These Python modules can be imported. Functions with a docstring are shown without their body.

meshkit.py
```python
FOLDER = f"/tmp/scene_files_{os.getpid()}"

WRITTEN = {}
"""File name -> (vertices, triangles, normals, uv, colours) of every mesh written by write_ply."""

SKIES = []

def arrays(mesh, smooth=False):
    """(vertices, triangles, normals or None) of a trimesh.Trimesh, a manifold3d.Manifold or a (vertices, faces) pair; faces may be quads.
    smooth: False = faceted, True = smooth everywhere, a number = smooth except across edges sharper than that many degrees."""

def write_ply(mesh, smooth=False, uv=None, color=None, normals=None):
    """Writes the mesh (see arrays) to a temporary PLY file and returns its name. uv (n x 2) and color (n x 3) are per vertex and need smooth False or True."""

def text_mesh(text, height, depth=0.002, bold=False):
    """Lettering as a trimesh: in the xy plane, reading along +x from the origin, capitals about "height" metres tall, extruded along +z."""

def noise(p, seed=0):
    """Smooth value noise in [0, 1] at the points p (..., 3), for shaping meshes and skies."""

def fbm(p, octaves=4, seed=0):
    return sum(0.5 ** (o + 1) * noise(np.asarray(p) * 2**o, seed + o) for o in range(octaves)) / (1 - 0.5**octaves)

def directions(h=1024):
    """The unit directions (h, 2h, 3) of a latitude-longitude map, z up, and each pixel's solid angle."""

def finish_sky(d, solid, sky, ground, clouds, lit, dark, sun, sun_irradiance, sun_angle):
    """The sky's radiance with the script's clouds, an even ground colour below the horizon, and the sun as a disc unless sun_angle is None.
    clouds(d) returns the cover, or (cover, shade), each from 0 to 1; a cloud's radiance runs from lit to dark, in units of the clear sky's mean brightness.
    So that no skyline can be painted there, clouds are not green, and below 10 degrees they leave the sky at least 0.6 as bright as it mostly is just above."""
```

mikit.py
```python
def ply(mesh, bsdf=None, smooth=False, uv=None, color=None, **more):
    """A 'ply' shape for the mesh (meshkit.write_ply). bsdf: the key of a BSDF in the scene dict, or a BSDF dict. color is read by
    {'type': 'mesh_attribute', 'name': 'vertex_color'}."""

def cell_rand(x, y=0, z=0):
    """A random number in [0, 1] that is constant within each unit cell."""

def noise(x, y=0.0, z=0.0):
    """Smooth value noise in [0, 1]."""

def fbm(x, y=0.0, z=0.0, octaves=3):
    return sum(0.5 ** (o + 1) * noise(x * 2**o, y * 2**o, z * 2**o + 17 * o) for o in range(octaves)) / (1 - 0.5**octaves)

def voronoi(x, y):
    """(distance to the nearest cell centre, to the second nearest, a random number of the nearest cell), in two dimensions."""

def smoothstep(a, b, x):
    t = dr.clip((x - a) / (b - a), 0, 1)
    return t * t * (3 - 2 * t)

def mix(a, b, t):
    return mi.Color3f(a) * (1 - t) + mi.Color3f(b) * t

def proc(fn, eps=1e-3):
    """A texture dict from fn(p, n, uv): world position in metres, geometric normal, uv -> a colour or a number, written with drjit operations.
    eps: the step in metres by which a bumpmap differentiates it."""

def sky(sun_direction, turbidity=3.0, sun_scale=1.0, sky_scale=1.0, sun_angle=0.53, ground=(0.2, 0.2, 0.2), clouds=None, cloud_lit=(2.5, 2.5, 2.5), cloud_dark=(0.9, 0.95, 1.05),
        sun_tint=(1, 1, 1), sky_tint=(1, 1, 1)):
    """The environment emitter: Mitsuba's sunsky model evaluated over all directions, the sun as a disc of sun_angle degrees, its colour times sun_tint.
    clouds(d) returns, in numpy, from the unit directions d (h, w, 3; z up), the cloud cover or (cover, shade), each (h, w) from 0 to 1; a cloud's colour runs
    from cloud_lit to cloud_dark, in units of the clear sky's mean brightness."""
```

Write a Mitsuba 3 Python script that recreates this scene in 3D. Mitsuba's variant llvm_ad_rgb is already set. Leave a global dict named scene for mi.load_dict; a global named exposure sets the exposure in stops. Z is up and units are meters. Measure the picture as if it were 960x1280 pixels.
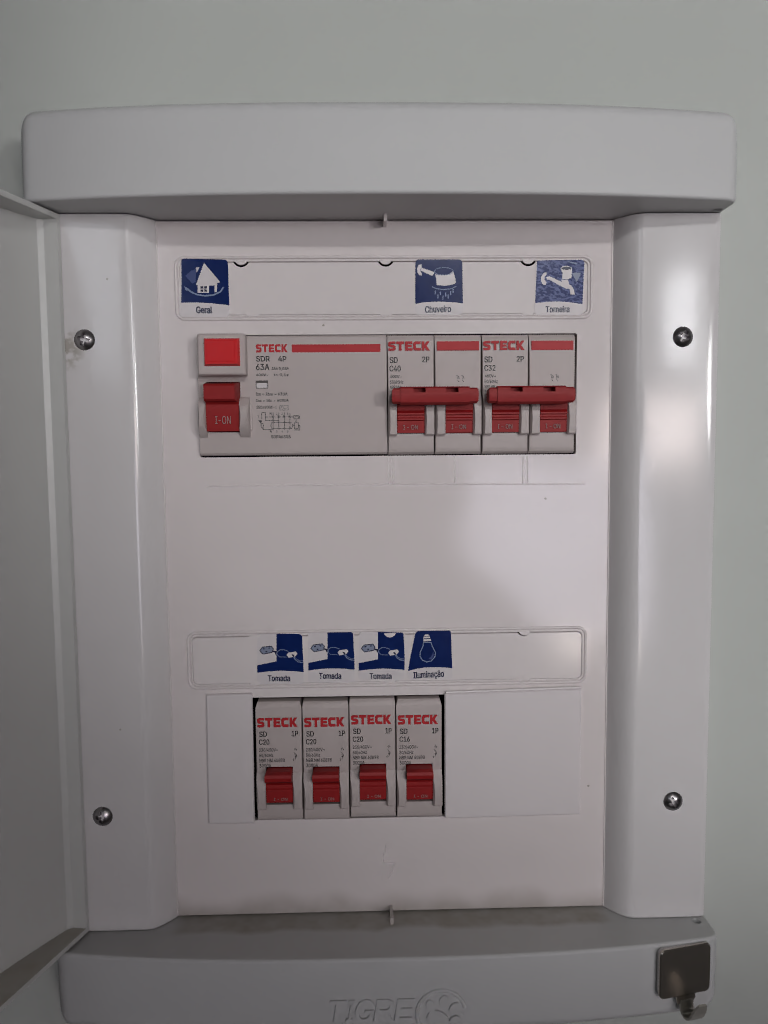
import math, numpy as np, trimesh, mitsuba as mi, mikit, meshkit, manifold3d as m3
from shapely.geometry import Polygon, LineString, Point, box as sbox
from shapely import affinity, union_all
T = mi.ScalarTransform4f
scene, labels = {}, {}

# ---------------------------------------------------------------- camera, light, exposure
EYE = np.array([-0.00912, -0.28959, -0.02227])
FWD = np.array([0.02390, 0.99672, -0.07737]); UP = np.array([0.01103, 0.07712, 0.99696])
scene['camera'] = {'type': 'perspective', 'fov': 54.10, 'fov_axis': 'x', 'near_clip': 0.005, 'far_clip': 50.0,
                   'to_world': T().look_at(origin=EYE.tolist(), target=(EYE + FWD).tolist(), up=UP.tolist())}
exposure = 0.1


def panel_light(key, centre, aim, w, h, rgb, roll=0):
    """An unseen rectangle of light that stands in the room and faces the board."""
    scene[key] = {'type': 'rectangle', 'to_world': T().look_at(origin=list(centre), target=list(aim), up=[0, 0, 1]).rotate([0, 0, 1], roll).scale([w / 2, h / 2, 1]),
                  'emitter': {'type': 'area', 'radiance': {'type': 'rgb', 'value': list(rgb)}}}


def spot(key, origin, target, power, cut, beam, tint=(1, 1, 1)):
    """An added, unseen light with a soft-edged beam."""
    scene[key] = {'type': 'spot', 'to_world': T().look_at(origin=list(origin), target=list(target), up=[0, 0, 1]), 'cutoff_angle': cut, 'beam_width': beam,
                  'intensity': {'type': 'rgb', 'value': [power * c for c in tint]}}


for i, (x, y, z) in enumerate([(0.93, -1.38, 0.12), (1.02, -1.44, 0.20), (0.98, -1.34, 0.06)]):  # added spots; their falloff stands in for a person's shadow at lower left
    spot(f'added_spot_{i:03d}', (x, y, z), (0.25, 0.0, 0.155), 0.51, 14.6, 10.6, (1.0, 1.0, 0.995))
for i, (x, y, z) in enumerate([(0.16, -1.44, 0.58), (0.30, -1.52, 0.64), (0.40, -1.46, 0.60), (0.24, -1.56, 0.70)]):  # second added group, higher up, with the same shaped falloff
    spot(f'added_spot_{i + 3:03d}', (x, y, z), (0.155, 0.0, 0.098), 0.41, 12.1, 8.7, (1.0, 1.0, 0.995))
panel_light('window', (0.92, -1.9, 0.36), (0.1, 0.0, 0.0), 0.22, 0.26, (12.0, 12.0, 12.4))
panel_light('lit_room', (0.86, -1.9, 0.03), (0.1, 0.0, 0.0), 0.34, 0.22, (11.0, 9.5, 9.2))
panel_light('doorway', (0.51, -1.9, -0.19), (0.1, 0.0, 0.0), 0.46, 0.32, (3.9, 3.75, 4.3))
panel_light('doorway_low', (0.66, -1.9, -0.46), (0.1, 0.0, 0.0), 0.20, 0.22, (3.5, 3.3, 3.7))
panel_light('added_slant_light', (0.50, -1.95, -0.38), (0.1, 0.0, 0.0), 0.30, 0.20, (3.6, 3.5, 4.0), 45)  # turned panel added to give the reflection a slanted lower edge
panel_light('small_lamp', (0.60, -1.9, -0.59), (0.1, 0.0, 0.0), 0.06, 0.05, (30.0, 26.0, 23.0))
panel_light('window_far', (-0.76, -1.9, 0.42), (-0.1, 0.0, 0.0), 0.34, 0.45, (2.0, 2.15, 2.35))
panel_light('bright_wall', (0.38, -1.9, 0.36), (0.1, 0.0, 0.0), 0.34, 0.26, (1.0, 1.0, 1.0))
scene['room_light'] = {'type': 'constant', 'radiance': {'type': 'rgb', 'value': [0.0095, 0.0092, 0.0082]}}

# ---------------------------------------------------------------- materials
def rgb(*c): return {'type': 'rgb', 'value': list(c)}
def plastic(c, alpha=0.12, bump=None):
    d = {'type': 'roughplastic', 'distribution': 'ggx', 'alpha': alpha, 'int_ior': 1.49, 'diffuse_reflectance': c if isinstance(c, dict) else rgb(*c)}
    if bump: d = {'type': 'bumpmap', 'arbitrary': mikit.proc(bump[0], bump[1]), 'scale': 1.0, 'bsdf': d}
    return {'type': 'twosided', 'bsdf': d}
n3, fb, ss, mix = mikit.noise, mikit.fbm, mikit.smoothstep, mikit.mix
def wavy(p, n, uv):          # moulded plastic is never quite flat
    return 0.00022 * fb(p.x * 28, p.y * 28, p.z * 28, octaves=2) + 0.0000035 * n3(p.x * 900, p.y * 900, p.z * 900)
def roller(p, n, uv):        # rolled wall paint
    return 0.00025 * fb(p.x * 260, p.y * 260, p.z * 260, octaves=3) + 0.0005 * n3(p.x * 30, 3.0, p.z * 30)
def wall_colour(p, n, uv):
    t = fb(p.x * 9, 1.0, p.z * 9, octaves=4)
    return mix((0.49, 0.515, 0.485), (0.535, 0.555, 0.525), t)
def dr_len(a, b):
    return (a * a + b * b) ** 0.5
def specks(p, s, cut):       # a few grains of dust
    a, b, r = mikit.voronoi(p.x * s, p.z * s)
    return ss(0.032, 0.016, a) * ss(cut, cut + 0.01, r)
def cover_colour(p, n, uv):
    base = mix((0.755, 0.757, 0.757), (0.785, 0.787, 0.787), fb(p.x * 25, p.y * 25, p.z * 25, octaves=3))
    up = ss(0.8, 0.95, n.z)
    back = ss(-0.0125, -0.0085, p.y + 0.003 * (n3(p.x * 140, p.z * 50) - 0.5))
    dust = up * (0.10 + 0.65 * back * ss(0.088, 0.080, mi.Float(abs(p.x)))) * (0.55 + 0.6 * fb(p.x * 190, p.y * 190, octaves=3))
    grime = ss(0.0955, 0.0992, p.z) * ss(0.35, 0.75, fb(p.x * 120, p.y * 60, p.z * 300, octaves=3)) * 0.6
    return mix(base, (0.42, 0.38, 0.31), mi.Float(1) * (dust + grime))
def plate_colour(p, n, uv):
    base = mix((0.68, 0.625, 0.62), (0.71, 0.655, 0.65), fb(p.x * 20, p.z * 20, octaves=3))  # pink cast of a warm room reflection is painted into this base
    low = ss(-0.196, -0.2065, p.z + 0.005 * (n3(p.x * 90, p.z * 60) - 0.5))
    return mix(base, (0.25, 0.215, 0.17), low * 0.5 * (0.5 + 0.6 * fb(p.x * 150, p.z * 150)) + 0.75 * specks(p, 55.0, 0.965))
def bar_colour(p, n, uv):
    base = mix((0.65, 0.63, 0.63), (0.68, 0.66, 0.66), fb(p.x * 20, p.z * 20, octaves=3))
    near = ss(0.008, 0.002, dr_len(p.x + 0.1175, (p.z - 0.017) * 0.8)) * ss(0.35, 0.7, fb(p.x * 420, p.z * 420, octaves=3))
    return mix(base, (0.3, 0.27, 0.22), 0.6 * specks(p, 60.0, 0.965) + 0.7 * near)
def door_colour(p, n, uv):
    base = mix((0.62, 0.63, 0.61), (0.655, 0.66, 0.64), fb(p.x * 16, p.y * 16, p.z * 16, octaves=3))
    dust = ss(0.75, 0.95, n.z) * ss(-0.19, -0.2, p.z) * (0.45 + 0.6 * fb(p.x * 160, p.y * 160, octaves=3))
    return mix(base, (0.50, 0.46, 0.39), mi.Float(1) * dust)
def breaker_colour(p, n, uv):
    return mix((0.545, 0.475, 0.46), (0.58, 0.505, 0.49), fb(p.x * 60, p.y * 60, p.z * 60, octaves=3))
def torn_blue(p, n, uv):     # the print of one sticker is rubbed and blotchy
    a = fb(p.x * 1100 + p.z * 500, p.z * 1900, octaves=3)
    return mix((0.016, 0.028, 0.13), (0.14, 0.17, 0.34), ss(0.36, 0.72, a) * 0.9)
def good_blue(p, n, uv):
    return mix((0.003, 0.013, 0.085), (0.006, 0.020, 0.11), fb(p.x * 300, p.z * 300))
def steel_rough(p, n, uv):
    return 0.00002 * fb(p.x * 300, p.y * 300, p.z * 60, octaves=3)

scene['wall_paint'] = {'type': 'twosided', 'bsdf': {'type': 'bumpmap', 'arbitrary': mikit.proc(roller, 4e-4), 'scale': 1.0,
                       'bsdf': {'type': 'principled', 'base_color': mikit.proc(wall_colour), 'roughness': 0.62, 'specular': 0.35}}}
scene['cover_plastic'] = plastic(mikit.proc(cover_colour), 0.26)
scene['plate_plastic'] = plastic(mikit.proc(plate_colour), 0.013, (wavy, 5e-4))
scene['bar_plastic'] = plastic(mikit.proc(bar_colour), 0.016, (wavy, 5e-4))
scene['door_plastic'] = plastic(mikit.proc(door_colour), 0.12)
scene['strip_plastic'] = plastic((0.70, 0.65, 0.645), 0.018)
scene['trim_plastic'] = plastic((0.70, 0.645, 0.64), 0.09)
scene['blank_plastic'] = plastic((0.755, 0.705, 0.71), 0.13)
scene['breaker_plastic'] = plastic(mikit.proc(breaker_colour), 0.2)
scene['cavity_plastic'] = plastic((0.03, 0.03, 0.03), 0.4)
scene['red_toggle'] = plastic((0.42, 0.005, 0.007), 0.34)
scene['red_button'] = plastic((0.64, 0.010, 0.014), 0.09)
scene['red_ink'] = plastic((0.60, 0.012, 0.020), 0.3)
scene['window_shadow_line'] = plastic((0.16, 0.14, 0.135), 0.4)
scene['black_ink'] = plastic((0.010, 0.010, 0.011), 0.2)
scene['worn_white_ink'] = plastic((0.50, 0.30, 0.29), 0.35)
scene['navy_ink'] = plastic((0.004, 0.009, 0.045), 0.1)
scene['sticker_paper'] = plastic((0.66, 0.62, 0.63), 0.06)
scene['sticker_blue'] = plastic(mikit.proc(good_blue), 0.025)
scene['sticker_rubbed_blue'] = plastic(mikit.proc(torn_blue), 0.03)
scene['sticker_light_blue'] = plastic((0.25, 0.31, 0.46), 0.2)
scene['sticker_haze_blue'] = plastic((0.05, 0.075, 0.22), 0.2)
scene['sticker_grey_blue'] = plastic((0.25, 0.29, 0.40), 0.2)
scene['screw_steel'] = {'type': 'twosided', 'bsdf': {'type': 'roughconductor', 'material': 'Cr', 'distribution': 'ggx', 'alpha': 0.09, 'specular_reflectance': rgb(0.55, 0.55, 0.53)}}
scene['hook_tongue_steel'] = {'type': 'twosided', 'bsdf': {'type': 'principled', 'base_color': rgb(0.40, 0.375, 0.34), 'metallic': 0.6, 'roughness': 0.3, 'specular': 0.5}}
scene['hook_steel'] = {'type': 'twosided', 'bsdf': {'type': 'principled', 'base_color': rgb(0.52, 0.47, 0.42), 'metallic': 0.92, 'roughness': 0.24, 'specular': 0.5}}

# ---------------------------------------------------------------- mesh helpers (all in millimetres; x right, y into the wall, z up)
def tm(m):
    if isinstance(m, m3.Manifold):
        g = m.to_mesh(); return trimesh.Trimesh(np.array(g.vert_properties)[:, :3], np.array(g.tri_verts), process=False)
    return m
def mf(t):
    t = t.copy(); t.merge_vertices()
    return m3.Manifold(m3.Mesh(np.array(t.vertices, np.float32), np.array(t.faces, np.uint32)))
def add(key, mesh, bsdf, smooth=False, label=None):
    base, k = key, 0
    while key in scene: k += 1; key = f'{base}_{k:03d}'
    ms = [tm(x) for x in (mesh if isinstance(mesh, (list, tuple)) else [mesh])]
    m = trimesh.util.concatenate(ms) if len(ms) > 1 else ms[0].copy()
    m.apply_scale(0.001)
    scene[key] = mikit.ply(m, bsdf, smooth=smooth)
    if label: labels[key] = {'label': label}
    return key
def ext(poly, y0, y1):
    """A polygon in (x, z) from y0 (front) to y1 (back)."""
    out = []
    for g in getattr(poly, 'geoms', [poly]):
        if g.is_empty or g.area < 1e-4: continue
        t = trimesh.creation.extrude_polygon(g, y1 - y0, engine='earcut')
        v = t.vertices; t.vertices = np.stack([v[:, 0], y1 - v[:, 2], v[:, 1]], 1)
        out.append(t)
    return trimesh.util.concatenate(out)
def extx(pts, x0, x1):
    """A polygon in (y, z) along x."""
    t = trimesh.creation.extrude_polygon(Polygon(pts).buffer(0), x1 - x0, engine='earcut')
    v = t.vertices; t.vertices = np.stack([x0 + v[:, 2], v[:, 0], v[:, 1]], 1)
    return t
def extz(poly, z0, z1):
    t = trimesh.creation.extrude_polygon(poly, z1 - z0, engine='earcut'); t.vertices += [0, 0, z0]
    return t
def cub(x0, x1, y0, y1, z0, z1):
    return trimesh.creation.box(bounds=[[x0, y0, z0], [x1, y1, z1]])
def rbox(x0, x1, y0, y1, z0, z1, r=0.4, seg=10):
    """A box with rounded edges."""
    s = m3.Manifold.sphere(r, seg)
    return m3.Manifold.batch_hull([s.translate((x, y, z)) for x in (x0 + r, x1 - r) for y in (y0 + r, y1 - r) for z in (z0 + r, z1 - r)])
def bevel(poly, y0, y1, c):
    """A convex (x, z) outline with its front edge bevelled by c."""
    a, b = list(poly.exterior.coords)[:-1], list(poly.buffer(-c, join_style=1).exterior.coords)[:-1]
    return m3.Manifold.hull_points(np.array([(x, y1, z) for x, z in a] + [(x, y0 + c, z) for x, z in a] + [(x, y0, z) for x, z in b], np.float64))
def rrect(x0, x1, z0, z1, r): return sbox(x0 + r, z0 + r, x1 - r, z1 - r).buffer(r, quad_segs=6)
def tube(path, r, closed=False, sides=8, squash=1.0):
    """A round bead along an (x, y, z) path."""
    p = np.asarray(path, float); n = len(p)
    t = (np.roll(p, -1, 0) - np.roll(p, 1, 0)) if closed else np.gradient(p, axis=0)
    t /= np.linalg.norm(t, axis=1, keepdims=True)
    up = np.array([0, -1.0, 0]); a = np.cross(t, up); a /= np.linalg.norm(a, axis=1, keepdims=True) + 1e-9; b = np.cross(a, t)
    g = np.arange(sides) * 2 * np.pi / sides
    v = p[:, None] + r * (np.cos(g)[None, :, None] * a[:, None] + squash * np.sin(g)[None, :, None] * b[:, None])
    m = n if closed else n - 1
    i, j = np.meshgrid(np.arange(m), np.arange(sides), indexing='ij')
    i2, j2 = (i + 1) % n, (j + 1) % sides
    q = np.stack([i * sides + j, i * sides + j2, i2 * sides + j2, i2 * sides + j], -1).reshape(-1, 4)
    return trimesh.Trimesh(v.reshape(-1, 3), np.vstack([q[:, [0, 1, 2]], q[:, [0, 2, 3]]]), process=False)
def words(text, x0, x1, z0, cap, y, bold=False, z1=None, deep=0.06, slant=0.0, fat=0.0):
    """Lettering fitted from x0 to x1 on the baseline z0 (rising to z1 at its end), capitals cap high, its face at y."""
    t = meshkit.text_mesh(text, cap, deep, bold)
    if fat: t = trimesh.util.concatenate([t.copy().apply_translation((s * fat, 0, 0)) for s in (0, 1)])
    v = t.vertices; b = t.bounds
    sx = (x1 - x0) / (b[1, 0] - b[0, 0]); x = (v[:, 0] - b[0, 0]) * sx
    rise = ((z1 if z1 is not None else z0) - z0) / (x1 - x0)
    t.vertices = np.stack([x0 + x + slant * v[:, 1], y + deep - v[:, 2], z0 + v[:, 1] + rise * x], 1)
    return t
def line2(pts, w, y, deep=0.06):
    return ext(LineString(pts).buffer(w / 2, cap_style=2, join_style=2), y, y + deep)
def thing(key, label, cat, group=None):
    labels[key] = {'label': label, 'category': cat}
    if group: labels[key]['group'] = group

# ---------------------------------------------------------------- the wall
hole = sbox(-95, -195, 95, 55)
w = ext(Polygon([(-1600, -1500), (1600, -1500), (1600, 1300), (-1600, 1300)], [list(hole.exterior.coords)]), 5, 65)
add('wall', w, 'wall_paint')
for k_ in ('window', 'lit_room', 'added_slant_light', 'bright_wall', 'doorway', 'doorway_low', 'small_lamp', 'window_far'):
    labels[k_] = {'label': 'light coming into the room behind the camera', 'kind': 'structure'}
labels['wall'] = {'label': 'pale greenish white painted wall', 'kind': 'structure'}

# ---------------------------------------------------------------- the distribution board
BD = 'distribution_board'
thing(BD, 'white plastic electrical distribution board with open door on the painted wall', 'electrical panel')
Z0, Z1 = -206.2, 65.0
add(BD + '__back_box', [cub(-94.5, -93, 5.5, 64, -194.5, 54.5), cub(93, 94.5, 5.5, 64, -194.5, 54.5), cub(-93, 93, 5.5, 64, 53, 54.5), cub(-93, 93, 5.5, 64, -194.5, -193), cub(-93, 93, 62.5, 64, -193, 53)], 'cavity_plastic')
# centre plate, with the two openings for the breakers, recessed label strips and bevelled ends
XI = 85.5
plate = mf(extx([(0.5, Z1), (0.05, Z1 - 0.35), (0.0, Z1 - 0.9), (0.0, Z0 + 0.9), (0.05, Z0 + 0.35), (0.5, Z0), (2.2, Z0), (2.2, Z1)], -86.4, XI))
OPEN1, OPEN2 = rrect(-72.1, 72.2, -23.1, 22.9, 0.8), sbox(-72.0, -167.0, 75.0, -117.2)
for o_ in (OPEN1, OPEN2): plate -= mf(ext(o_, -1, 3))
STR = {1: (-80.0, 78.0, 28.2, 52.0), 2: (-79.4, 77.3, -113.6, -90.6)}
for x0, x1, z0, z1 in STR.values(): plate -= mf(ext(rrect(x0 + 1.7, x1 - 1.7, z0 + 1.6, z1 - 1.6, 2.0), -1, 0.7))
for x_ in (-54.9, -0.7, 53.2): plate -= mf(ext(Point(x_, 51.2).buffer(3.3).intersection(sbox(-90, 40, 90, 50.3)), -1, 3))
plate -= mf(ext(Point(52.35, -91.4).buffer(2.9).intersection(sbox(-90, -100, 90, -92.3)), -1, 3))
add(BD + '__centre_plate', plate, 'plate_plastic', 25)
# side bars: raised 8 mm, sloping down to the plate with rounded edges
def bar(side):
    pr = [(85.45, 2.2), (85.45, -0.02)]
    for t in np.linspace(0.04, 1, 22): pr.append((85.5 + 9.3 * t, -7.85 * (1 - (1 - t) ** 1.75)))
    for x in np.linspace(95.5, 121, 12): pr.append((x, -7.85 - 0.22 * math.sin((x - 93) / 29 * math.pi)))
    pr += [(122.6, -7.6), (123.2, -7.2), (123.5, -6.4), (123.5, 4.9), (121.5, 4.9), (121.5, 2.2)]
    pr = [(side * x - (0.9 if side < 0 else 0), y) for x, y in pr]
    m = mf(extz(Polygon(pr).buffer(0), Z0, Z1))
    for z in (20.1, -159.5):             # dimple round each screw
        m -= m3.Manifold.sphere(9.0, 48).translate(((110.2 if side > 0 else -111.3), -8.35 - 8.2, z))
    return m
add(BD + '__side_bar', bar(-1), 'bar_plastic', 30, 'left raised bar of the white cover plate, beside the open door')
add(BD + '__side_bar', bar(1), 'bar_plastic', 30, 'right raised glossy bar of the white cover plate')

for x in (-86.2, 85.3):
    add(BD + '__edge_bead', tube([(x, 0.0, Z0 + 0.3), (x, 0.0, Z1 - 0.3)], 0.32, sides=12), 'trim_plastic', True)

# arched covers above and below
def cover(flip):
    n, L, R = 70, -127.2, 123.7
    s = np.concatenate([np.array([0, .15, .5, 1, 1.6, 2.4, 3.4, 4.6, 6]), np.linspace(9, (R - L) - 9, n), (R - L) - np.array([6, 4.6, 3.4, 2.4, 1.6, 1, .5, .15, 0])])
    secs = []
    for d in s:
        x = L + d; e = min(d, R - L - d); c = 1 - ((x + 1.4) / 125.8) ** 2
        r = 4.2; q = (r - math.sqrt(max(0, r * r - max(0, r - e) ** 2))) if e < r else 0
        dep = 20.0 + 8.0 * (1 - abs((x + 1.4) / 125.8) ** 2.6) - q * 0.9
        rz = 6.0; qz = (rz - math.sqrt(max(0, rz * rz - max(0, rz - e) ** 2))) if e < rz else 0
        zt = (95.6 if flip else 96.5) + 0.2 * c - qz
        qb = (1.2 - math.sqrt(max(0, 1.44 - max(0, 1.2 - e) ** 2))) if e < 1.2 else 0
        zb = 65.35 + qb
        sec = [(5.0, zb), (-dep + 1.3, zb)]
        for a in (30, 60, 90): sec.append((-dep + 1.3 - 1.3 * math.sin(math.radians(a)), zb + 1.3 - 1.3 * math.cos(math.radians(a))))
        sec.append((-dep - 0.1, zb + 8))
        sec.append((-dep + 0.1, zt - 12))
        for a in (0, 15, 30, 45, 60, 75, 90): sec.append((-dep + 4.6 - 4.2 * math.cos(math.radians(a)), zt - 4.2 + 4.2 * math.sin(math.radians(a))))
        sec.append((5.0, zt + 0.3))
        secs.append([(x, y, z) for y, z in sec])
    v = np.array(secs); k = v.shape[1]; N = len(v)
    i, j = np.meshgrid(np.arange(N - 1), np.arange(k), indexing='ij'); j2 = (j + 1) % k
    q = np.stack([i * k + j, (i + 1) * k + j, (i + 1) * k + j2, i * k + j2], -1).reshape(-1, 4)
    f = np.vstack([q[:, [0, 1, 2]], q[:, [0, 2, 3]], [[0, a + 1, a] for a in range(1, k - 1)][::-1] and [[0, a, a + 1] for a in range(1, k - 1)], [[(N - 1) * k, (N - 1) * k + a + 1, (N - 1) * k + a] for a in range(1, k - 1)]])
    t = trimesh.Trimesh(v.reshape(-1, 3), f, process=False)
    if flip: t.vertices[:, 2] = -141.2 - t.vertices[:, 2]; t.faces = t.faces[:, ::-1]
    if t.volume < 0: t.faces = t.faces[:, ::-1]
    return t
for fl, hx, hz in ((False, 120.3, 65.3), (True, 119.0, -206.5)):
    c = mf(cover(fl)) - m3.Manifold.cylinder(6, 1.75, 1.75, 24).translate((hx, -10.4, hz - 3))
    key = add(BD + ('__lower_cover' if fl else '__upper_cover'), c, 'cover_plastic', 30)

# embossed maker's lettering and paw emblem on the lower cover
yl = -28.5
for ch, x0, x1 in (('T', -25.6, -19.4), ('I', -18.6, -16.2), ('G', -15.6, -9.0), ('R', -8.4, -1.4), ('E', -0.8, 5.6)):
    add(BD + '__lower_cover__raised_letter', words(ch, x0, x1, -230.4, 8.2, yl, True, deep=1.2, slant=0.16), 'cover_plastic')
cx, cz = 16.6, -228.3
arc = [(cx + 9.0 * math.cos(math.radians(a)), yl + 0.45, cz + 9.0 * math.sin(math.radians(a))) for a in np.linspace(15, 300, 48)]
toes = [tube(arc, 0.75, squash=0.8)]
def blob(x, z, rx, rz, rot=0):
    return ext(affinity.translate(affinity.rotate(affinity.scale(Point(0, 0).buffer(1, quad_segs=8), rx, rz), rot), x, z), yl, yl + 1.2)
toes += [blob(12.7, -225.2, 1.6, 2.6, 12), blob(17.6, -223.6, 1.7, 2.6, -8), blob(21.4, -226.0, 1.5, 2.3, -40), blob(21.5, -230.6, 1.3, 1.9, -60), blob(15.4, -230.6, 4.4, 3.4, -35)]
add(BD + '__lower_cover__paw_emblem', toes, 'cover_plastic', 30)

# latch tabs, embossed bolt, knock-out outlines and moulding beads of the centre plate
add(BD + '__latch_tab', rbox(-1.5, -0.2, -7.5, 0.5, 62.4, 65.3, 0.2), 'plate_plastic', 30)
add(BD + '__latch_tab', rbox(-1.4, -0.1, -8.5, 0.5, -206.4, -203.6, 0.2), 'plate_plastic', 30)
bolt = [(-2.5, -178.4), (-3.7, -183.9), (-3.7, -185.5), (0.9, -185.9), (-1.6, -192.5)]
add(BD + '__centre_plate__embossed_bolt', tube([(x, 0.12, z) for x, z in bolt], 0.26), 'plate_plastic', True)
kn = [tube([(-70, 0.32, -34.1), (0, 0.32, -34.1), (76, 0.32, -34.7)], 0.42)] + [tube([(x, 0.32, -23.6), (x, 0.32, -34.2)], 0.42) for x in (-0.3, 1.6, 25.2, 51.6, 53.4)]
add(BD + '__centre_plate__knock_out_outline', kn, 'trim_plastic', True)
def strip(k):
    x0, x1, z0, z1 = STR[k]
    ring = lambda o, r: [(x, z) for x, z in list(rrect(x0 + o, x1 - o, z0 + o, z1 - o, r).exterior.coords)[:-1]]
    def dense(c):
        c = np.array(c + [c[0]]); s = np.r_[0, np.cumsum(np.linalg.norm(np.diff(c, axis=0), axis=1))]
        u = np.unique(np.r_[s, np.arange(0, s[-1], 4.0)])[:-1]
        return np.stack([np.interp(u, s, c[:, 0]), np.interp(u, s, c[:, 1])], 1)
    outer, inner = dense(ring(0.55, 3.2)), dense(ring(1.7, 2.3))
    fr = [tube([(x, 0.05, z) for x, z in outer], 0.62, True, squash=0.9), tube([(x, 0.1, z) for x, z in inner], 0.45, True, squash=0.8)]
    tabs, cuts = [], []
    for tx in ((-54.9, -0.7, 53.2) if k == 1 else (-53.0, -0.3, 52.6)):
        top, bot = z1 - 1.7, z0 + 1.7
        clip = sbox(x0, z0 + 1.6, x1, z1 - 1.6)
        tabs += [ext(Point(tx, top + 0.9).buffer(2.5).intersection(clip), -0.45, 0.5)]
        tabs += [ext(Point(tx + (4 if tx < -40 and k == 1 else 0), bot - 0.9).buffer(2.4).intersection(clip), -0.4, 0.5)]
        cuts.append(Point(tx - (0.25 if k == 2 else 0), top + 0.9).buffer(3.25 if k == 1 else 2.85).intersection(clip))
    sx = BD + '__label_strip' + ('' if k == 1 else '_001')
    body = rrect(x0 + 2.2, x1 - 2.2, z0 + 2.2, z1 - 2.4, 1.8)
    if k == 1: body = body.difference(union_all(cuts))
    else: body = body.difference(cuts[2])
    add(sx, [ext(body, -0.12, 0.6)], 'strip_plastic')
    add(sx + '__frame', fr, 'trim_plastic', True)
    for t_ in tabs: add(sx + '__clip_tab', t_, 'strip_plastic')
strip(1); strip(2)

# blanking plates clipped over the unused ways
add(BD + '__blanking_plate', bevel(Polygon([(-72.2, -115.3), (-54.3, -115.2), (-54.5, -167.6), (-72.7, -167.4)]), -1.7, 0.2, 0.45), 'blank_plastic', 25, 'narrow blanking plate left of the lower breakers')
bp = [bevel(Polygon([(20.9, -116.6), (74.9, -115.4), (75.1, -166.6), (20.9, -167.2)]), -1.7, 0.2, 0.45), tube([(21.4, -1.4, -116.0), (40, -1.4, -115.6), (74.8, -1.4, -114.9)], 0.5)]
add(BD + '__blanking_plate', bp, 'blank_plastic', 25, 'wide square blanking plate right of the lower breakers')

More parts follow.
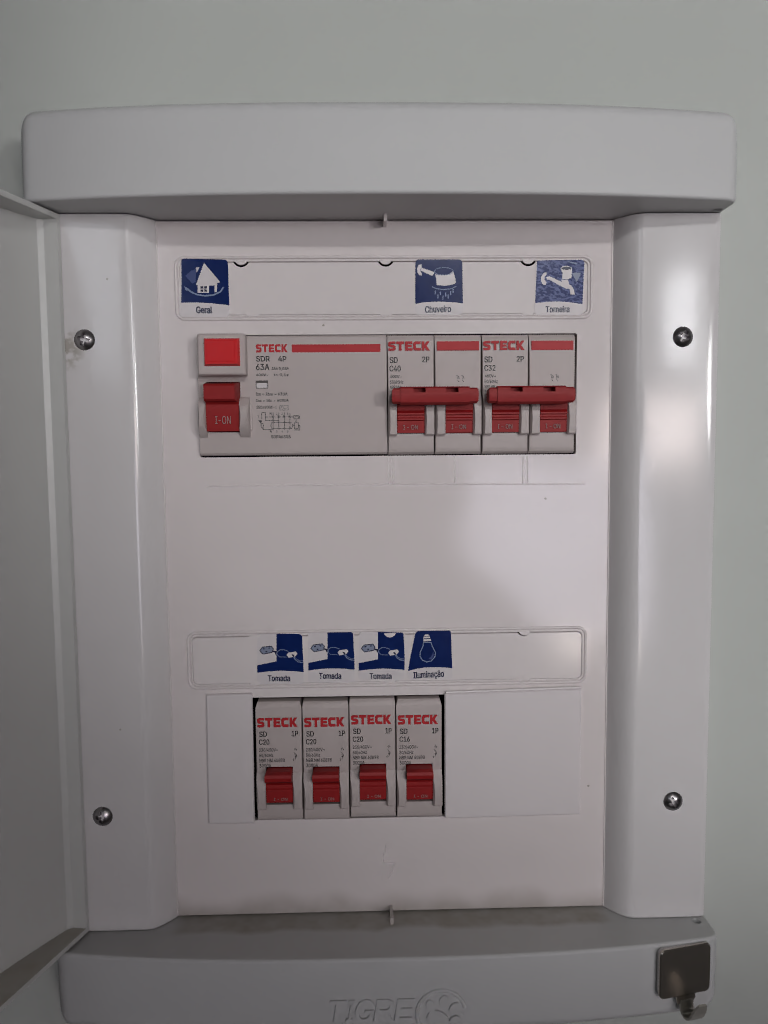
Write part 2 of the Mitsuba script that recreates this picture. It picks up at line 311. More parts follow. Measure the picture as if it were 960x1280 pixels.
# four cross-head screws
def screw(x, z, rot):
    R, h = 4.05, 2.1; rs = (R * R + h * h) / (2 * h)
    dome = m3.Manifold.sphere(rs, 64).translate((0, rs - h, 0)) ^ mf(cub(-5, 5, -5, 0.0, -5, 5))
    dome += mf(trimesh.creation.cylinder(R, 0.5, sections=48, transform=trimesh.transformations.rotation_matrix(math.pi / 2, [1, 0, 0]))).translate((0, 0.2, 0))
    for a in (0, 90):
        dome -= m3.Manifold.hull_points(np.array([(s * 2.95, -3, t * 0.85) for s in (-1, 1) for t in (-1, 1)] + [(s * 1.5, 0.3, t * 0.5) for s in (-1, 1) for t in (-1, 1)], np.float64)).rotate((0, a, 0))
    dome -= m3.Manifold.sphere(1.15, 20).translate((0, -1.6, 0))
    return dome.rotate((0, rot, 0)).translate((x, -7.75, z))
for (x, z, rot, lb) in ((-111.3, 20.2, 15, 'upper left screw beside the door'), (109.6, 20.1, 25, 'upper right screw'), (-111.5, -160.2, 5, 'lower left screw beside the door'), (109.6, -158.8, 60, 'lower right screw')):
    add(BD + '__screw', screw(x, z, rot), 'screw_steel', 28, lb)

# the open door, seen from its inner side: a bulged leaf with a rim turned towards the plate
ang = math.radians(18); H0 = np.array([-118.2, -8.6]); eu = np.array([-math.sin(ang), -math.cos(ang)]); ni = np.array([math.cos(ang), -math.sin(ang)])
W = 244.0
def dsec(u): return 5.6 + 15.5 * (1 - (2 * u / W - 1) ** 2)
def dp(u, v): q = H0 + eu * u - ni * v; return q[0], q[1]
us = np.linspace(0, W, 61)
leaf = Polygon([dp(u, dsec(u)) for u in us] + [dp(u, dsec(u) + 2.2) for u in us[::-1]])
DZ0, DZ1 = -205.6, 64.6
door = [extz(leaf, DZ0, DZ1)]
rim = Polygon([dp(u, dsec(u) + 0.3) for u in us] + [dp(W, 0), dp(0, 0)])
door2 = [extz(rim, DZ1 - 1.9, DZ1 - 0.02), extz(rim, DZ0 + 0.02, DZ0 + 1.9)]
stile = [extz(Polygon([dp(0.05, 0.02), dp(1.7, 0.0), dp(2.6, dsec(2.6) - 1.2), dp(4.4, dsec(4.4) + 0.2), dp(0.05, dsec(0) + 0.2)]), DZ0 + 1.8, DZ1 - 1.8), extz(Polygon([dp(W - 2, 0), dp(W - 0.05, 0), dp(W - 0.05, dsec(W) + 0.2), dp(W - 2, dsec(W) + 0.2)]), DZ0 + 1.8, DZ1 - 1.8)]
add(BD + '__door', door, 'door_plastic', 30, 'open door leaf at the left, seen from inside')
for m_ in door2: add(BD + '__door__rim', m_, 'door_plastic', 30)
add(BD + '__door__hinge_stile', stile[0], 'door_plastic', 30); add(BD + '__door__closing_edge', stile[1], 'door_plastic', 30)
add(BD + '__hinge_pin', trimesh.creation.cylinder(1.5, 3.0, sections=16).apply_translation((-122.5, -10.4, 65.2)), 'cover_plastic', 30)

# drawings of the stickers and the print of the wide breaker, in millimetres on the board
D = {
'geral': {'quad': [(-77.31,51.05),(-59.81,50.64),(-59.63,29.59),(-78.56,29.59)],'blue': [(-77.13,50.69),(-76.29,51.14),(-66.54,51.02),(-60.51,50.55),(-59.78,49.95),(-59.62,45.15),(-59.43,33.88),(-66.98,34.7),(-72.57,35.0),(-77.61,34.88),(-77.19,44.29)],'white': [[(-68.67,49.48),(-62.86,42.41),(-64.13,42.0),(-66.79,41.87),(-71.92,41.34)],[(-71.74,47.84),(-70.43,47.93),(-71.46,46.01)],[(-71.22,41.61),(-63.98,42.18),(-64.16,38.83),(-65.01,38.74),(-64.94,41.22),(-67.04,41.14),(-67.11,38.47),(-71.3,38.49)]],'dark': [[(-70.17,40.87),(-69.19,40.91),(-69.21,40.0),(-70.19,40.0)],[(-68.81,40.91),(-67.84,40.96),(-67.86,39.99),(-68.84,40.0)],[(-70.2,39.72),(-69.22,39.72),(-69.24,38.85),(-70.22,38.85)],[(-68.85,39.72),(-67.87,39.76),(-67.89,38.84),(-68.87,38.85)]],'light_lines': [([(-75.67,40.39),(-73.86,38.87),(-71.56,37.85),(-68.77,37.38),(-65.5,37.68),(-62.9,38.82),(-61.6,40.56)],0.55)],'light': [[(-76.45,40.99),(-74.29,39.88),(-75.61,39.24)]],'sheen': [[(-75.78,44.74),(-73.63,46.57),(-71.76,47.25),(-71.89,42.44),(-73.3,41.99)]],'cap': ('Geral',(-72.12,31.03),(-66.05,31.0),(-72.05,33.43))} ,
'chuveiro': {'quad': [(10.52,50.54),(28.2,50.49),(28.51,30.0),(10.3,30.16)],'blue': [(10.22,49.51),(10.85,50.54),(17.76,50.62),(27.57,50.49),(28.28,49.7),(28.51,34.16),(25.28,34.62),(19.47,34.89),(13.91,34.72),(10.38,34.12)],'white': [[(12.85,48.65),(11.84,48.53),(11.13,47.3),(11.25,45.83),(11.95,44.72),(12.95,44.64),(12.91,45.33),(12.41,46.07),(12.41,47.05),(12.84,47.59)],[(12.72,47.3),(13.09,47.34),(17.54,45.8),(17.36,45.12),(16.73,44.45),(12.59,46.36)],[(17.86,45.07),(19.0,44.69),(21.26,44.61),(23.28,45.05),(24.8,46.15),(25.85,42.08),(25.04,41.35),(21.76,40.74),(18.48,41.07),(18.36,43.34)]],'dark': [],'light_lines': [([(24.8,46.08),(24.67,45.71),(24.32,45.38),(23.76,45.09),(23.03,44.87),(22.18,44.73),(21.26,44.69),(20.35,44.74),(19.5,44.88),(18.77,45.1),(18.21,45.4),(17.86,45.74),(17.74,46.1),(17.86,46.46),(18.22,46.8),(18.78,47.09),(19.51,47.31),(20.36,47.44),(21.27,47.49),(22.18,47.44),(23.03,47.3),(23.76,47.07),(24.32,46.78),(24.68,46.44),(24.8,46.08)],0.22),([(16.71,40.44),(18.22,39.74),(21.25,39.31),(24.28,39.72),(25.92,40.53)],0.3),([(17.97,39.03),(17.96,37.67)],0.4),([(18.97,37.42),(18.97,36.06)],0.4),([(19.91,38.65),(19.9,37.29)],0.4),([(20.86,37.04),(20.86,35.56)],0.4),([(21.88,38.15),(21.87,36.67)],0.4),([(22.83,37.4),(22.83,36.04)],0.4),([(23.77,38.76),(23.77,37.28)],0.4),([(24.73,39.5),(24.73,38.09)],0.4)],'light': [],'sheen': [],'cap': ('Chuveiro',(14.02,30.81),(23.96,31.08),(14.03,33.11))} ,
'torneira': {'quad': [(56.29,50.14),(74.66,50.19),(74.25,29.64),(55.75,29.81)],'blue': [(56.56,49.93),(61.14,50.12),(73.8,50.19),(74.61,49.61),(74.29,42.52),(74.04,33.69),(69.37,34.43),(64.77,34.79),(59.91,34.6),(55.94,34.17)],'white': [[(60.15,45.59),(59.15,45.33),(58.14,43.89),(58.15,42.32),(58.91,41.0),(59.86,40.87),(60.18,41.79),(59.44,42.84),(59.35,43.89),(60.15,44.68)],[(60.05,43.76),(61.18,44.15),(66.06,42.03),(68.5,41.1),(69.58,40.7),(70.68,39.12),(71.02,37.32),(69.48,37.28),(69.05,39.39),(67.7,39.52),(64.72,40.98),(61.19,42.97),(60.38,42.84)],[(65.83,42.82),(68.48,42.81),(68.77,40.97),(66.33,41.71)],[(65.53,46.97),(66.27,47.8),(68.16,47.98),(69.84,47.27),(69.77,43.59),(68.21,43.02),(66.1,43.24),(66.35,45.18)]],'dark': [[(69.6,47.03),(69.53,46.88),(69.35,46.74),(69.05,46.62),(68.66,46.53),(68.2,46.48),(67.71,46.46),(67.23,46.48),(66.77,46.54),(66.38,46.63),(66.08,46.75),(65.89,46.89),(65.82,47.04),(65.88,47.19),(66.07,47.33),(66.37,47.45),(66.76,47.54),(67.21,47.6),(67.7,47.61),(68.19,47.59),(68.65,47.53),(69.04,47.44),(69.34,47.32),(69.53,47.18)]],'light_lines': [],'light': [[(67.6,49.89),(71.65,49.1),(71.66,48.44),(69.22,49.1)]],'sheen': [[(69.8,45.43),(73.18,45.42),(73.05,44.37),(71.73,42.01),(70.35,44.38)]],'cap': ('Torneira',(59.94,30.72),(69.14,30.81),(59.92,32.96))} ,
'tomada1': {'quad': [(-51.97,-91.61),(-34.42,-92.1),(-34.18,-112.01),(-52.46,-111.7)],'blue': [(-44.52,-91.81),(-41.93,-91.62),(-35.6,-91.81),(-34.62,-92.88),(-34.14,-107.26),(-37.68,-106.78),(-43.13,-106.51),(-47.68,-106.66),(-52.32,-107.19),(-52.25,-104.18),(-44.74,-102.77)],'white': [[(-40.74,-100.28),(-39.95,-99.32),(-37.09,-99.0),(-36.56,-99.88),(-37.48,-100.94),(-39.99,-101.36)]],'grey': [[(-51.08,-98.41),(-50.1,-97.03),(-46.65,-96.67),(-45.82,-97.79),(-46.39,-99.17),(-49.93,-99.77)]],'dark': [[(-49.16,-97.65),(-49.18,-97.72),(-49.22,-97.79),(-49.28,-97.84),(-49.35,-97.89),(-49.44,-97.91),(-49.53,-97.92),(-49.63,-97.91),(-49.71,-97.88),(-49.79,-97.84),(-49.84,-97.78),(-49.88,-97.71),(-49.89,-97.64),(-49.88,-97.57),(-49.84,-97.5),(-49.78,-97.44),(-49.7,-97.4),(-49.61,-97.37),(-49.52,-97.37),(-49.43,-97.38),(-49.34,-97.41),(-49.27,-97.45),(-49.21,-97.51),(-49.18,-97.58)],[(-47.03,-97.41),(-47.04,-97.48),(-47.08,-97.54),(-47.14,-97.6),(-47.22,-97.64),(-47.3,-97.67),(-47.4,-97.68),(-47.49,-97.67),(-47.58,-97.64),(-47.65,-97.59),(-47.71,-97.53),(-47.74,-97.47),(-47.76,-97.39),(-47.74,-97.32),(-47.7,-97.26),(-47.65,-97.2),(-47.57,-97.16),(-47.48,-97.13),(-47.39,-97.12),(-47.29,-97.13),(-47.21,-97.16),(-47.13,-97.21),(-47.08,-97.27),(-47.04,-97.33)],[(-48.15,-98.82),(-48.16,-98.91),(-48.2,-98.98),(-48.26,-99.05),(-48.33,-99.1),(-48.42,-99.13),(-48.52,-99.14),(-48.61,-99.13),(-48.7,-99.09),(-48.77,-99.04),(-48.83,-98.97),(-48.86,-98.89),(-48.87,-98.81),(-48.86,-98.73),(-48.82,-98.65),(-48.76,-98.58),(-48.69,-98.53),(-48.6,-98.5),(-48.5,-98.49),(-48.41,-98.5),(-48.32,-98.54),(-48.25,-98.59),(-48.19,-98.66),(-48.16,-98.74)],[(-45.92,-98.39),(-44.57,-98.74),(-44.68,-99.99),(-45.13,-99.98),(-45.25,-99.19),(-46.07,-98.95)],[(-38.37,-99.9),(-37.66,-100.56),(-37.94,-101.16),(-38.83,-100.27)]],'light_lines': [([(-44.68,-99.99),(-44.25,-98.88),(-43.19,-98.16),(-41.61,-98.18),(-40.03,-98.86)],0.25),([(-44.57,-98.97),(-44.28,-100.13),(-43.57,-100.98),(-40.85,-101.11)],0.18),([(-38.12,-100.93),(-37.37,-102.24),(-36.25,-103.09),(-34.44,-103.4)],0.3),([(-37.67,-101.16),(-36.91,-101.97),(-35.79,-102.59),(-34.34,-102.75)],0.16)],'light': [],'sheen': [],'cap': ('Tomada',(-48.21,-110.52),(-39.53,-110.66),(-48.17,-108.28))} ,
'tomada2': {'quad': [(-32.23,-91.4),(-14.25,-91.39),(-14.32,-111.64),(-32.57,-111.34)],'blue': [(-24.65,-91.19),(-22.06,-91.0),(-15.71,-91.18),(-14.72,-92.26),(-14.17,-106.66),(-17.72,-106.18),(-23.19,-105.9),(-27.75,-106.06),(-32.4,-106.59),(-32.35,-103.57),(-24.82,-102.16)],'white': [[(-20.82,-99.67),(-20.04,-98.71),(-17.16,-98.38),(-16.63,-99.27),(-17.55,-100.32),(-20.06,-100.75)]],'grey': [[(-31.21,-97.79),(-30.23,-96.42),(-26.77,-96.06),(-25.93,-97.18),(-26.49,-98.56),(-30.05,-99.15)]],'dark': [[(-29.29,-97.03),(-29.3,-97.11),(-29.34,-97.17),(-29.4,-97.23),(-29.47,-97.27),(-29.56,-97.3),(-29.65,-97.31),(-29.75,-97.3),(-29.84,-97.27),(-29.91,-97.22),(-29.97,-97.16),(-30.0,-97.1),(-30.01,-97.02),(-30.0,-96.95),(-29.96,-96.89),(-29.9,-96.83),(-29.83,-96.79),(-29.74,-96.76),(-29.65,-96.75),(-29.55,-96.76),(-29.46,-96.79),(-29.39,-96.84),(-29.33,-96.89),(-29.3,-96.96)],[(-27.15,-96.79),(-27.16,-96.86),(-27.2,-96.93),(-27.26,-96.98),(-27.33,-97.03),(-27.42,-97.05),(-27.52,-97.06),(-27.61,-97.05),(-27.7,-97.02),(-27.77,-96.98),(-27.83,-96.92),(-27.86,-96.85),(-27.87,-96.78),(-27.86,-96.71),(-27.82,-96.64),(-27.76,-96.58),(-27.69,-96.54),(-27.6,-96.51),(-27.51,-96.51),(-27.41,-96.52),(-27.33,-96.55),(-27.25,-96.59),(-27.19,-96.65),(-27.16,-96.72)],[(-28.26,-98.21),(-28.27,-98.29),(-28.31,-98.37),(-28.37,-98.44),(-28.45,-98.49),(-28.53,-98.52),(-28.63,-98.53),(-28.72,-98.51),(-28.81,-98.48),(-28.88,-98.43),(-28.94,-98.36),(-28.98,-98.28),(-28.99,-98.2),(-28.97,-98.11),(-28.94,-98.04),(-28.88,-97.97),(-28.8,-97.92),(-28.71,-97.89),(-28.62,-97.88),(-28.52,-97.89),(-28.44,-97.92),(-28.36,-97.98),(-28.31,-98.05),(-28.27,-98.12)],[(-26.03,-97.78),(-24.67,-98.13),(-24.78,-99.38),(-25.23,-99.37),(-25.36,-98.58),(-26.17,-98.33)],[(-18.45,-99.29),(-17.73,-99.95),(-18.01,-100.55),(-18.91,-99.65)]],'light_lines': [([(-24.78,-99.38),(-24.35,-98.27),(-23.29,-97.54),(-21.7,-97.57),(-20.12,-98.24)],0.25),([(-24.67,-98.36),(-24.37,-99.52),(-23.65,-100.37),(-20.93,-100.5)],0.18),([(-18.19,-100.31),(-17.43,-101.63),(-16.3,-102.48),(-14.48,-102.79)],0.3),([(-17.74,-100.55),(-16.97,-101.36),(-15.84,-101.98),(-14.38,-102.14)],0.16)],'light': [],'sheen': [],'cap': ('Tomada',(-28.26,-109.92),(-19.55,-110.06),(-28.23,-107.68))} ,
'tomada3': {'quad': [(-12.23,-91.42),(5.71,-92.15),(5.16,-111.04),(-12.96,-110.64)],'blue': [(-4.95,-91.58),(-2.36,-91.39),(4.02,-91.57),(5.02,-92.65),(5.65,-107.07),(2.08,-106.6),(-3.41,-106.32),(-7.98,-106.48),(-12.64,-107.01),(-12.61,-103.98),(-5.06,-102.57)],'white': [[(-1.06,-100.07),(-0.28,-99.11),(2.6,-98.78),(3.14,-99.68),(2.22,-100.73),(-0.3,-101.16)]],'grey': [[(-11.49,-98.19),(-10.52,-96.82),(-7.05,-96.45),(-6.2,-97.58),(-6.76,-98.96),(-10.32,-99.56)]],'dark': [[(-9.57,-97.43),(-9.58,-97.51),(-9.62,-97.57),(-9.68,-97.63),(-9.76,-97.67),(-9.84,-97.7),(-9.94,-97.71),(-10.03,-97.7),(-10.12,-97.67),(-10.2,-97.62),(-10.25,-97.56),(-10.29,-97.5),(-10.3,-97.42),(-10.29,-97.35),(-10.25,-97.28),(-10.19,-97.23),(-10.11,-97.18),(-10.03,-97.16),(-9.93,-97.15),(-9.84,-97.16),(-9.75,-97.19),(-9.68,-97.24),(-9.62,-97.29),(-9.58,-97.36)],[(-7.43,-97.19),(-7.44,-97.26),(-7.48,-97.33),(-7.53,-97.38),(-7.61,-97.43),(-7.7,-97.45),(-7.79,-97.46),(-7.89,-97.45),(-7.97,-97.42),(-8.05,-97.38),(-8.11,-97.32),(-8.14,-97.25),(-8.15,-97.18),(-8.14,-97.11),(-8.1,-97.04),(-8.05,-96.98),(-7.97,-96.94),(-7.88,-96.91),(-7.79,-96.91),(-7.69,-96.92),(-7.61,-96.95),(-7.53,-96.99),(-7.47,-97.05),(-7.44,-97.12)],[(-8.53,-98.61),(-8.55,-98.69),(-8.59,-98.77),(-8.64,-98.84),(-8.72,-98.89),(-8.81,-98.92),(-8.9,-98.93),(-9.0,-98.92),(-9.08,-98.88),(-9.16,-98.83),(-9.22,-98.76),(-9.25,-98.68),(-9.26,-98.6),(-9.25,-98.51),(-9.21,-98.44),(-9.15,-98.37),(-9.08,-98.32),(-8.99,-98.29),(-8.9,-98.28),(-8.8,-98.29),(-8.71,-98.33),(-8.64,-98.38),(-8.58,-98.45),(-8.55,-98.53)],[(-6.3,-98.18),(-4.93,-98.53),(-5.03,-99.78),(-5.49,-99.77),(-5.62,-98.98),(-6.44,-98.74)],[(1.31,-99.69),(2.04,-100.36),(1.76,-100.96),(0.85,-100.06)]],'light_lines': [([(-5.03,-99.78),(-4.61,-98.67),(-3.56,-97.95),(-1.96,-97.97),(-0.37,-98.65)],0.25),([(-4.93,-98.76),(-4.62,-99.93),(-3.9,-100.77),(-1.16,-100.91)],0.18),([(1.58,-100.72),(2.35,-102.03),(3.48,-102.89),(5.31,-103.2)],0.3),([(2.04,-100.96),(2.81,-101.76),(3.94,-102.39),(5.41,-102.55)],0.16)],'light': [],'sheen': [],'cap': ('Tomada',(-8.48,-110.34),(0.26,-110.49),(-8.45,-108.1))} ,
'lampada': {'quad': [(9.5,-91.38),(23.67,-91.45),(24.22,-110.89),(6.08,-110.86)],'blue': [(9.59,-92.63),(10.64,-91.4),(14.07,-91.08),(22.3,-91.2),(23.58,-92.05),(24.09,-106.58),(19.5,-106.13),(14.0,-106.09),(9.87,-106.63),(6.43,-107.46)],'white': [[(13.37,-93.01),(14.88,-92.94),(15.06,-93.5),(13.14,-93.61)],[(12.87,-93.89),(15.24,-93.78),(15.42,-94.39),(12.77,-94.53)],[(12.77,-94.9),(15.61,-94.76),(15.79,-95.55),(12.77,-95.69)]],'dark': [],'light_lines': [([(12.76,-96.16),(12.67,-97.46),(11.56,-99.86),(11.41,-101.53),(12.27,-103.12),(14.01,-103.94),(15.84,-103.55),(17.32,-101.9),(17.51,-100.23),(16.42,-98.07),(15.74,-96.2),(12.76,-96.16)],0.34)],'light': [],'sheen': [[(14.7,-102.7),(15.85,-101.78),(16.68,-99.94),(16.77,-101.57),(15.85,-102.95)]],'cap': ('Iluminação',(8.7,-110.39),(20.87,-109.89),(8.71,-107.96))} ,
'diagram': [[(-43.83,-6.28),(-43.97,-12.85)],[(-41.69,-6.45),(-41.82,-12.87)],[(-39.61,-6.47),(-39.73,-12.89)],[(-37.49,-6.48),(-37.61,-12.91)],[(-46.93,-8.03),(-45.86,-8.04)],[(-45.4,-8.04),(-42.95,-8.06)],[(-42.49,-8.06),(-40.96,-8.08)],[(-40.5,-8.08),(-38.81,-8.09)],[(-38.35,-8.1),(-36.05,-8.12)],[(-36.04,-7.57),(-34.29,-7.58),(-34.31,-8.8),(-36.06,-8.79),(-36.04,-7.57)],[(-33.89,-7.64),(-33.91,-8.87)],[(-35.23,-8.79),(-35.26,-10.32)],[(-35.87,-10.32),(-34.4,-10.33),(-34.44,-12.47),(-35.91,-12.46),(-35.87,-10.32)],[(-34.42,-11.31),(-33.86,-11.31),(-33.9,-13.03),(-35.92,-13.01)],[(-44.37,-10.19),(-36.86,-10.25),(-36.57,-11.29),(-36.9,-12.39),(-44.42,-12.33),(-44.79,-11.22),(-44.37,-10.19)],[(-48.17,-8.75),(-48.12,-6.4),(-46.75,-6.41),(-46.81,-9.31),(-41.81,-9.35)],[(-47.79,-12.21),(-47.71,-12.82),(-43.97,-12.85)],[(-47.55,-11.29),(-47.58,-11.53),(-47.63,-11.75),(-47.7,-11.94),(-47.8,-12.09),(-47.91,-12.18),(-48.03,-12.21),(-48.15,-12.18),(-48.26,-12.08),(-48.35,-11.94),(-48.42,-11.75),(-48.46,-11.52),(-48.47,-11.29),(-48.45,-11.05),(-48.4,-10.83),(-48.33,-10.64),(-48.23,-10.49),(-48.11,-10.4),(-47.99,-10.37),(-47.88,-10.41),(-47.77,-10.5),(-47.68,-10.64),(-47.61,-10.83),(-47.57,-11.06),(-47.55,-11.29)],[(-36.57,-11.29),(-35.89,-11.3)],[(-35.59,-8.03),(-34.67,-8.03)],[(-42.17,-7.52),(-41.72,-8.07)],[(-40.03,-7.53),(-39.64,-8.09)],[(-37.97,-7.55),(-37.52,-8.1)],[(-44.32,-7.5),(-43.87,-8.05)]] ,
'blobs': [[(-49.71,-9.14),(-48.03,-9.3),(-48.67,-10.52),(-49.17,-9.6)],[(-41.35,-8.01),(-41.37,-8.11),(-41.41,-8.2),(-41.47,-8.27),(-41.54,-8.33),(-41.63,-8.36),(-41.73,-8.38),(-41.82,-8.36),(-41.91,-8.33),(-41.99,-8.27),(-42.04,-8.19),(-42.08,-8.1),(-42.09,-8.01),(-42.08,-7.91),(-42.04,-7.82),(-41.98,-7.75),(-41.9,-7.69),(-41.81,-7.65),(-41.72,-7.64),(-41.62,-7.66),(-41.53,-7.69),(-41.46,-7.75),(-41.4,-7.83),(-41.37,-7.92)],[(-39.36,-8.03),(-39.38,-8.12),(-39.41,-8.21),(-39.47,-8.29),(-39.55,-8.34),(-39.64,-8.38),(-39.74,-8.39),(-39.83,-8.38),(-39.92,-8.34),(-39.99,-8.28),(-40.05,-8.21),(-40.09,-8.12),(-40.1,-8.02),(-40.08,-7.93),(-40.04,-7.84),(-39.98,-7.76),(-39.91,-7.71),(-39.82,-7.67),(-39.72,-7.66),(-39.63,-7.67),(-39.54,-7.71),(-39.46,-7.77),(-39.41,-7.84),(-39.37,-7.93)],[(-37.58,-8.04),(-37.59,-8.12),(-37.63,-8.19),(-37.68,-8.26),(-37.74,-8.31),(-37.82,-8.34),(-37.89,-8.35),(-37.97,-8.33),(-38.05,-8.3),(-38.11,-8.25),(-38.16,-8.19),(-38.19,-8.12),(-38.2,-8.04),(-38.18,-7.96),(-38.15,-7.88),(-38.1,-7.82),(-38.04,-7.77),(-37.96,-7.74),(-37.88,-7.73),(-37.8,-7.75),(-37.73,-7.78),(-37.67,-7.83),(-37.62,-7.89),(-37.59,-7.96)]] ,
'symbol': [[(-41.33,-3.71),(-38.11,-3.73),(-38.15,-5.47),(-41.37,-5.45),(-41.33,-3.71)],[(-40.89,-4.78),(-40.57,-4.17),(-40.11,-4.12),(-39.82,-4.79),(-39.37,-5.04),(-38.75,-4.8)]] ,
'texts': [('SDR',(-49.84,12.73),(-44.66,12.7),(-49.8,14.69)),('4P',(-41.55,12.68),(-38.41,12.66),(-41.52,14.64)),('63A',(-49.91,9.56),(-44.88,9.52),(-49.86,11.76)),('I∆n 0,03A',(-43.97,9.58),(-37.56,9.54),(-43.95,10.58)),('400V~',(-49.96,7.29),(-45.33,7.26),(-49.94,8.19)),('t< 0,1s',(-43.25,7.24),(-37.75,7.21),(-43.23,8.15)),('Im = I∆m = 630A',(-50.12,0.01),(-38.2,-0.08),(-50.1,1.07)),('Inc = I∆c = 6000A',(-50.18,-2.36),(-37.78,-2.46),(-50.15,-1.36)),('IEC61008-1',(-50.08,-4.89),(-42.43,-4.95),(-50.06,-3.86)),('SDR46303',(-44.8,-16.07),(-37.43,-16.13),(-44.78,-14.9)),('N',(-45.16,-13.92),(-44.45,-13.92),(-45.14,-13.15)),('2',(-42.92,-13.94),(-42.39,-13.94),(-42.9,-13.17)),('4',(-40.77,-13.95),(-40.24,-13.96),(-40.75,-13.19)),('6',(-38.71,-13.97),(-38.15,-13.98),(-38.69,-13.2)),('N',(-45.14,-7.19),(-44.4,-7.19),(-45.12,-6.33)),('1',(-42.63,-7.21),(-42.38,-7.21),(-42.61,-6.35)),('3',(-40.73,-7.22),(-40.24,-7.23),(-40.71,-6.37)),('5',(-38.64,-7.24),(-38.15,-7.24),(-38.62,-6.38)),('T',(-49.7,-8.43),(-49.03,-8.44),(-49.68,-7.52))] ,
'steck': [(-49.83,16.14),(-37.99,19.08)] ,
'bar': [(-36.37,15.97),(-2.55,19.0)] ,
'win': [(-50.07,2.65),(-45.57,5.59)] ,
'hook': [(100.41,-216.07),(101.04,-214.56),(102.49,-213.92),(119.06,-211.3),(120.7,-211.85),(121.45,-213.23),(122.08,-230.97),(121.52,-232.15),(119.57,-232.79),(116.3,-233.38),(115.5,-234.04),(115.18,-234.55),(107.98,-235.03),(102.91,-235.65),(101.59,-235.03),(100.84,-233.46)] ,
'bolt': [(-2.49,-178.44),(-3.67,-183.87),(-3.68,-185.52),(0.95,-185.88),(-1.57,-192.51)] ,
}

# ---------------------------------------------------------------- breakers
def brand(x0, x1, z0, h):
    """The five heavy capitals of the maker's name."""
    w = (x1 - x0); a = 0.27 * h
    cell = w / 5.0
    def P(pts, i): return Polygon([(x0 + cell * i + x * (cell - 0.06 * h), z0 + z * h) for x, z in pts])
    S = [(0.04, 0), (0.75, 0), (0.98, .12), (0.98, .46), (0.80, .60), (0.36, .66), (0.36, .74), (0.94, .74), (0.94, 1), (0.24, 1), (0.02, .88), (0.02, .56), (0.2, .42), (0.64, .36), (0.64, .26), (0.04, .26)]
    Tt = [(0.33, 0), (0.67, 0), (0.67, .72), (1, .72), (1, 1), (0, 1), (0, .72), (.33, .72)]
    Ee = [(0.06, 0), (1, 0), (1, .26), (.42, .26), (.42, .38), (.92, .38), (.92, .62), (.42, .62), (.42, .74), (1, .74), (1, 1), (0.06, 1)]
    Cc = [(0.26, 0), (1.0, 0), (1.0, .28), (.46, .28), (.38, .36), (.38, .64), (.46, .72), (1.0, .72), (1.0, 1), (.26, 1), (0.02, .8), (0.02, .2)]
    K = [(0.06, 0), (.4, 0), (.4, .36), (.7, 0), (1.12, 0), (.7, .52), (1.1, 1), (.7, 1), (.4, .64), (.4, 1), (0.06, 1)]
    return union_all([P(c, i) for i, c in enumerate((S, Tt, Ee, Cc, K))])
def toggle(xc, zt, half=5.15, bar=False):
    """A red rocker: thumb piece, two ridges and a printed foot. zt: its top."""
    f = [(6, 0), (-2.0, 0), (-6.6, -0.2), (-8.0, -0.9), (-8.4, -2.0), (-8.0, -3.5), (-6.4, -4.6), (-4.2, -5.2), (-3.8, -5.9), (-4.5, -6.2), (-4.5, -6.9), (-3.8, -7.2), (-3.8, -7.9), (-4.3, -8.3), (-4.3, -9.0), (-3.7, -9.3), (-3.4, -13.8), (6, -13.8)]
    if bar: f = [(6, 0), (-5.2, 0), (-5.4, -0.8), (-4.9, -5.0), (-4.4, -5.6), (-5.0, -6.0), (-5.0, -6.6), (-4.3, -6.9), (-4.3, -7.6), (-4.9, -8.0), (-4.9, -8.6), (-4.1, -8.9), (-3.8, -13.4), (6, -13.4)]
    m = mf(extx([(y, z + zt) for y, z in f], xc - half, xc + half))
    if not bar:      # rounded shoulders of the thumb piece
        m ^= mf(ext(union_all([rrect(xc - half, xc + half, zt - 6, zt + 0.01, 1.5), sbox(xc - half, zt - 20, xc + half, zt - 3)]), -20, 20))
    return m
